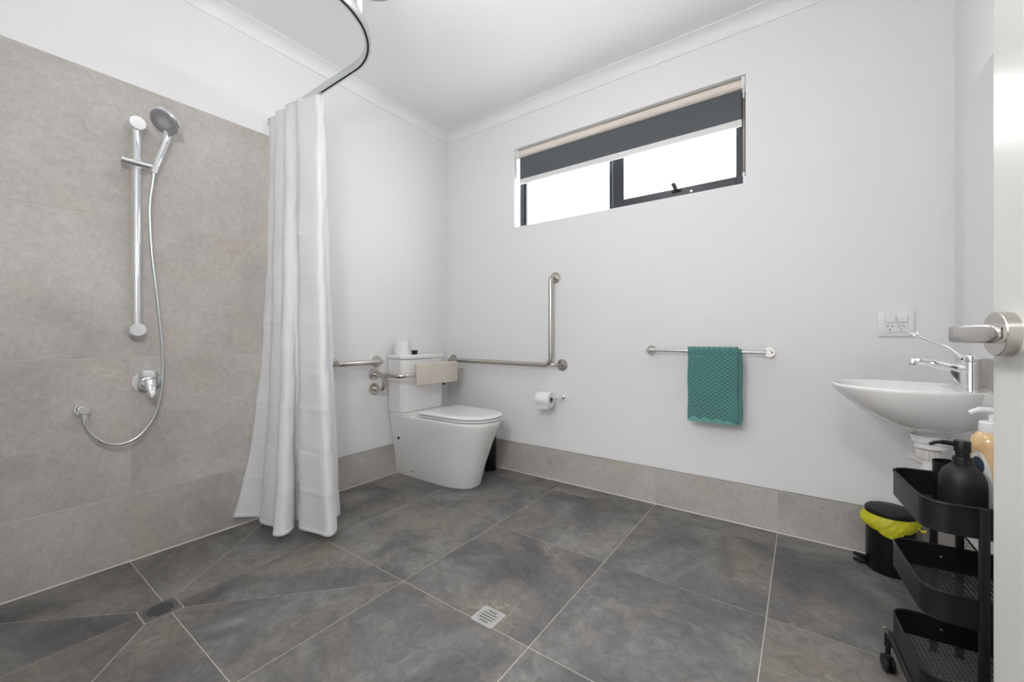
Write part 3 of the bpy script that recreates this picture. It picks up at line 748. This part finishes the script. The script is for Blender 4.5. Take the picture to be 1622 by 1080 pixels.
# waste trap beneath
bt = thing('basin_trap', 'white plastic waste trap beneath the basin', 'pipe', (2.748, BYC, .50))
tx = 2.748
MB().lathe([(.050, .636), (.047, .612), (.040, .606), (.040, .600), (.044, .598), (.044, .592), (.028, .590)], (tx, BYC, 0), n=32).build('waste_flange', 'white_plastic', bt)
nt_ = MB(); nt_.lathe([(.028, .588), (.031, .584), (.031, .556), (.028, .550)], (tx - .004, BYC, 0), n=28)
for k in range(14):
    a = 2*pi*k/14; nt_.tube([(tx - .004 + .031*cos(a), BYC + .031*sin(a), .557), (tx - .004 + .031*cos(a), BYC + .031*sin(a), .583)], .0028, 6)
nt_.build('lock_nut', 'cream_plastic', bt)
MB().tube(bent([(tx - .004, BYC, .592), (tx - .004, BYC, .430), (tx + .08, BYC, .420), (tx + .08, BYC, .50), (W + .002, BYC, .50)], .05), .0215, 20).build('trap_pipe', 'white_plastic', bt)
MB().lathe([(.0075, 0), (.0075, .034), (.0105, .036), (.0105, .042), (.007, .042), (.007, .01)], (tx - .018, BYC - .006, .535), (-.82, -.1, .55), 16).build('side_spigot', 'cream_plastic', bt)

# basin mixer
tp = thing('basin_mixer', 'chrome basin mixer tap with a long lever', 'tap', (2.846, BYC, .803))
qx = 2.846
MB().lathe([(.0255, .801), (.0255, .806), (.0235, .812), (.0232, .888), (.0225, .892)], (qx, BYC, 0), n=32).build('body', 'chrome', tp)
MB().loft([[Vector((2.846 - d, BYC + y, z)) for y, z in q] for d, q in ((.0, [(-.02,.806), (.02,.806), (.014,.876), (-.014,.876)]), (.024, [(-.019,.806), (.019,.806), (.013,.880), (-.013,.880)]), (.033, [(-.017,.824), (.017,.824), (.012,.882), (-.012,.882)]), (.050, [(-.013,.855), (.013,.855), (.010,.885), (-.010,.885)]))]).build('web', 'chrome', tp)
spx = catmull([(qx - .01, BYC, .866), (2.800, BYC, .876), (2.755, BYC, .889), (2.722, BYC, .896), (2.708, BYC, .893), (2.703, BYC, .884)], 5)
MB().tube(spx, [.0185]*5 + [.0160]*6 + [.0130]*6 + [.0115]*(len(spx) - 17), 18).build('spout', 'chrome', tp)
MB().lathe([(.0085, 0), (.0085, .006)], (2.7035, BYC, .879), n=16).build('aerator', 'polished_steel', tp)
MB().lathe([(.0235, .893), (.0245, .896), (.0245, .912), (.022, .917), (.008, .919)], (qx, BYC, 0), n=32).build('cap', 'chrome', tp)
MB().lathe([(.004, .9185), (.004, .9198)], (qx - .004, BYC, 0), n=12).build('indicator', 'tap_blue', tp)
lp = catmull([(qx - .012, BYC, .905), (qx - .032, BYC, .920), (2.785, BYC, .945), (2.748, BYC, .963), (2.722, BYC, .977), (2.712, BYC, .985)], 5)
MB().tube(lp, [.010, .009, .008, .007, .006] + [.0042]*(len(lp) - 10) + [.0045, .0055, .007, .0085, .0085], 14).build('lever', 'chrome', tp)
MB().lathe([(.002, -.004), (.0105, -.003), (.012, 0), (.0105, .003), (.006, .004)], (2.706, BYC, .990), (.35, -.75, .55), 20).build('lever_tip', 'chrome', tp)
MB().lathe([(.003, 0), (.003, .002)], (2.8235, BYC - .008, .9035), (-.8, -.6, 0), 10).build('grub_screw', 'dark_hole', tp)

# ------------------------------------------------------------------ trolley (rotated slightly about its far left corner)
TL = Matrix.Translation((2.590, -.845, 0)) @ Matrix.Rotation(radians(4.6), 4, 'Z')   # local x: 0..TWd to the right, local y: 0..-TDp to the near side
TWd, TDp = .236, .286
car = thing('trolley', 'black three-tier metal trolley beneath the basin', 'trolley', TL @ Vector((TWd/2, -TDp/2, 0)))
def tb_(mb):
    for i in range(len(mb.v)): mb.v[i] = TL @ mb.v[i]
    return mb
for zr in (.604, .404, .204):
    zb = zr - .066
    oc = rrect(0, -TDp, TWd, 0, .045, 7); ic = rrect(.002, -TDp + .002, TWd - .002, -.002, .043, 7)
    mb = MB().loft([[(*p, zb) for p in oc], [(*p, zr) for p in oc], [(*p, zr) for p in ic], [(*p, zb) for p in ic]], False, False)
    n = len(oc); mb.f += [(k, (k+1) % n, 3*n + (k+1) % n, 3*n + k) for k in range(n)]
    tray = tb_(mb).build('tray', 'black_metal', car)
    tb_(MB().tube([(*p, zr) for p in rrect(.001, -TDp + .001, TWd - .001, -.001, .044, 7)], .0032, 8, closed=True)).build('rim', 'black_metal', tray)
    # expanded-metal base
    g = MB(); st = .0105
    def clipbar(c, sgn):   # line through the tray at 45-ish degrees: y = sgn*k*x + c
        k = .45; pts = []
        for x in (.006, TWd - .006):
            pts.append((x, sgn*k*x + c))
        (xa, ya), (xb_, yb) = pts; lo, hi = -TDp + .006, -.006
        def cl(x, y, x2, y2):
            if y > hi: x += (hi - y)/(y2 - y)*(x2 - x); y = hi
            if y < lo: x += (lo - y)/(y2 - y)*(x2 - x); y = lo
            return x, y
        if max(ya, yb) < lo or min(ya, yb) > hi: return
        A_ = cl(xa, ya, xb_, yb); B_ = cl(xb_, yb, xa, ya)
        if (Vector(A_) - Vector(B_)).length < .01: return
        g.tube([(*A_, zb + .002), (*B_, zb + .002)], .0012, 4)
    c = -TDp - .13
    while c < .13:
        clipbar(c, 1); clipbar(c, -1); c += .0092
    tb_(g).build('mesh_base', 'black_metal', tray, smooth=False, kind='stuff')
    for yy in (-.0015, -TDp + .0015):
        d = 1 if yy < -.1 else -1
        tb_(MB().lathe([(.0035, 0), (.0032, .002), (.001, .003)], (TWd/2 - .012, yy + d*.001, zb + .036), (0, d, 0), 12)).build('bolt', 'polished_steel', tray)
for yy, d in ((.0, 1), (-TDp, -1)):
    for xx in (.093, .144):
        tb_(MB().box((xx - .0085, min(yy, yy + d*.009), .105), (xx + .0085, max(yy, yy + d*.009), .606), .0025, 2)).build('post', 'black_metal', car)
for xx in (.001, TWd - .001):
    tb_(MB().tube(bent([(xx, .018, .075), (xx, .018, .122), (xx, -TDp - .018, .122), (xx, -TDp - .018, .075)], .022), .0085, 14)).build('base_rail', 'black_metal', car)
    for yy in (-.010, -TDp + .010):
        tb_(MB().tube([(xx, yy, .122), (xx + (.014 if xx < 0 else -.014), yy, .142)], .004, 8)).build('bracket_bolt', 'polished_steel', car)
    for yy in (.018, -TDp - .018):
        cst = tb_(MB().lathe([(.0175, -.0045), (.023, -.0035), (.024, 0), (.023, .0035), (.0175, .0045)], (xx - .007, yy, .0242), (1, .15, 0), 24).lathe([(.0175, -.0045), (.023, -.0035), (.024, 0), (.023, .0035), (.0175, .0045)], (xx + .007, yy, .0242), (1, .15, 0), 24)).build('castor', 'black_plastic', car)
        tb_(MB().box((xx - .004, yy - .018, .020), (xx + .004, yy + .018, .056), .003, 1).tube([(xx, yy, .050), (xx, yy, .084)], .006, 10)).build('castor_fork', 'black_plastic', cst)

# things in the top tray
TB = .604 - .066 + .0033
def bottle(name, label, loc, cat): return thing(name, label, cat, loc)
b1 = bottle('soap_dispenser', 'matte black round soap dispenser in the top tray', (2.700, -1.005, TB), 'dispenser')
o = (2.700, -1.005, TB)
MB().lathe([(.036, 0), (.0405, .004), (.0415, .03), (.0415, .080), (.040, .098), (.034, .114), (.024, .126), (.0165, .131)], o, n=40).build('bottle', 'black_matte', b1)
MB().lathe([(.0175, .128), (.0175, .146), (.0165, .148)], o, n=28).build('collar', 'black_plastic', b1)
MB().lathe([(.0125, .146), (.0125, .160), (.0150, .161), (.0150, .184), (.0135, .187), (.0, .188)], o, n=28).build('pump_head', 'black_plastic', b1)
MB().tube(catmull([(2.690, -1.008, TB + .177), (2.672, -1.012, TB + .180), (2.654, -1.017, TB + .179), (2.641, -1.020, TB + .173)], 5), [.0055]*8 + [.004]*7 + [.0032], 12).build('spout', 'black_plastic', b1)
b2 = bottle('tumbler', 'black cylindrical tumbler beside the soap dispenser', (2.703, -.894, TB), 'tumbler')
MB().lathe([(.030, 0), (.033, .003), (.0345, .108), (.0330, .108), (.0315, .008)], (2.703, -.894, TB), n=36).build('cup', 'black_plastic', b2)
b3 = bottle('soap_bottle', 'clear bottle of amber liquid soap with white pump', (2.761, -.952, TB), 'bottle')
o = (2.761, -.952, TB)
MB().lathe([(.033, 0), (.0355, .005), (.0365, .15), (.036, .176), (.034, .192), (.024, .204), (.017, .208), (.017, .214)], o, n=36).build('bottle', 'amber_soap', b3)
def arc_patch(mb, o, r, a0, a1, shape, n=20):
    top_, bot = [], []
    rr = []
    for k in range(n + 1):
        q = k/n; a = radians(a0 + (a1 - a0)*q); lo, hi = shape(q); rr.append((a, lo, hi))
    f = lambda a, z, d: (o[0] + (r + d)*cos(a), o[1] + (r + d)*sin(a), o[2] + z)
    mb.loft([[f(a, lo, 0) for a, lo, hi in rr], [f(a, hi, 0) for a, lo, hi in rr], [f(a, hi, .0006) for a, lo, hi in rr], [f(a, lo, .0006) for a, lo, hi in rr]], False, False, closed=False)
    return mb
lab = arc_patch(MB(), o, .0366, 175, 262, lambda q: (.03, .03 + .130*max(sin(pi*min(max(q, .02), .98)), 0)**.35)).build('label', 'label_white', b3)
arc_patch(MB(), o, .0374, 196, 238, lambda q: (.125 - .022*sqrt(max(1 - (2*q-1)**2, .001)), .125 + .022*sqrt(max(1 - (2*q-1)**2, .001)))).build('round_emblem', 'label_blue', lab)
arc_patch(MB(), o, .0367, 266, 300, lambda q: (.03 + .03*abs(2*q-1), .10 - .02*abs(2*q-1))).build('pink_print', 'label_pink', b3)
MB().lathe([(.0215, .204), (.0225, .206), (.0225, .228), (.020, .231), (.010, .232)], o, n=30).build('pump_cap', 'white_plastic', b3)
MB().lathe([(.0055, .231), (.0055, .250)], o, n=16).build('pump_stem', 'white_plastic', b3)
MB().tube(catmull([(2.773, -.949, TB + .253), (2.756, -.953, TB + .257), (2.738, -.957, TB + .258), (2.721, -.961, TB + .249)], 5), [.0085]*6 + [.0075]*5 + [.006]*4 + [.0045], 12).build('pump_spout', 'white_plastic', b3)

# ------------------------------------------------------------------ pedal bin
bx, by = 2.686, -.118
pb = thing('pedal_bin', 'small black pedal bin with a yellow liner', 'bin', (bx, by, 0))
R0 = .080
MB().lathe([(R0 - .004, 0), (R0, .006), (R0, .232), (R0 - .003, .236), (R0 - .003, .20)], (bx, by, 0), n=48).build('body', 'black_plastic', pb)
MB().lathe([(R0 - .006, .236), (R0 + .003, .238), (R0 + .003, .252), (R0 - .002, .258), (.05, .264), (.0, .266)], (bx, by, 0), n=48, capb=False).build('lid', 'black_matte', pb)
for z, tilt in ((.030, .10), (.010, 0.0)):
    MB().loft([[(bx - R0 - .016 + .026*cos(2*pi*k/20), by - .008 + .017*sin(2*pi*k/20), z + h - tilt*(cos(2*pi*k/20))*.06) for k in range(20)] for h in (0, .008)]).build('pedal', 'black_plastic', pb)
MB().box((bx + R0 - .004, by - .025, .20), (bx + R0 + .012, by + .025, .252), .003, 1).build('hinge', 'black_plastic', pb)
ln = []; nn = 120
def drop(a):
    return .026 + .022*max(0, cos(a - radians(262)))**2 + .005*sin(a*3 + .6) + .003*sin(a*7 + 1.0) + .0012*sin(a*17)
rows = []
for j in range(9):
    q = j/8; r = []
    for k in range(nn):
        a = 2*pi*k/nn; rad = R0 + .0035 + .010*sin(pi*q*.8)*(1 + .20*sin(a*5 + q*3)) + .0016*sin(a*19 + q*14) + .0014*sin(a*33 - q*19) + .0010*sin(a*57 + q*31) + .012*max(0, cos(a - radians(205)))**6*sin(pi*q*.7)
        r.append((bx + rad*cos(a), by + rad*sin(a), .2375 - drop(a)*q*1.35 + .002*sin(a*17)*q))
    rows.append(r)
rows.insert(0, [(bx + (R0 - .002)*cos(2*pi*k/nn), by + (R0 - .002)*sin(2*pi*k/nn), .2385) for k in range(nn)])
lo = MB().loft(rows, False, False).build('bin_liner', 'yellow_film', pb, angle=60, label='crumpled translucent yellow liner folded over the rim')
MB().tube(catmull([(bx + .073, by - .052, .215), (bx + .088, by - .058, .205), (bx + .097, by - .060, .212)], 4), [.007, .004, .003, .004, .005, .006, .006, .004, .003], 8).build('liner_knot', 'yellow_film', lo)

# ------------------------------------------------------------------ door (open, hinged in the doorway behind the camera's right)
DA = radians(8.0); E0 = Vector((2.578, -1.684, 0)); dd = Vector((sin(DA), -cos(DA), 0)); dn = Vector((-cos(DA), -sin(DA), 0))
def dp(s_, n_, z): return E0 + dd*s_ + dn*n_ + Vector((0, 0, z))
dr = thing('door_1', 'white semi-gloss door standing open into the room', None, dp(.80, 0, 0), kind='structure')
DM = Matrix(((dd.x, dn.x, 0, E0.x), (dd.y, dn.y, 0, E0.y), (0, 0, 1, 0), (0, 0, 0, 1)))
def db(mb):
    for i in range(len(mb.v)): mb.v[i] = DM @ mb.v[i]
    return mb
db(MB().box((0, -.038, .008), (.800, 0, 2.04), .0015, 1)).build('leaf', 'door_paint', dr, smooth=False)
RS, RZ = .033, .9815
hdl = db(MB().lathe([(.0258, -.002), (.0258, .0115), (.0250, .0125)], (RS, 0, RZ), (0, 1, 0), 48)).build('rose', 'brushed_nickel', dr)
db(MB().lathe([(.0095, 0), (.0095, .034)], (RS, .012, RZ), (0, 1, 0), 24)).build('neck', 'brushed_nickel', hdl)
lvp = []
for s_, hh, t0, t1 in ((-.0095, .0090, .038, .0475), (-.006, .0100, .0365, .049), (.03, .0102, .0365, .049), (.070, .0102, .0365, .049), (.079, .0098, .0370, .0485), (.085, .0075, .0380, .0475), (.088, .0040, .040, .0455)):
    lvp.append([(RS + s_, p[0], RZ + p[1]) for p in rrect(t0, -hh, t1, hh, .0036, 4)])
db(MB().loft(lvp)).build('lever', 'brushed_nickel', hdl)
for z in (.25, 1.85):
    db(MB().lathe([(.0065, -.05), (.0065, .05)], (.806, .002, z), (0, 0, 1), 12)).build('hinge', 'brushed_nickel', dr)
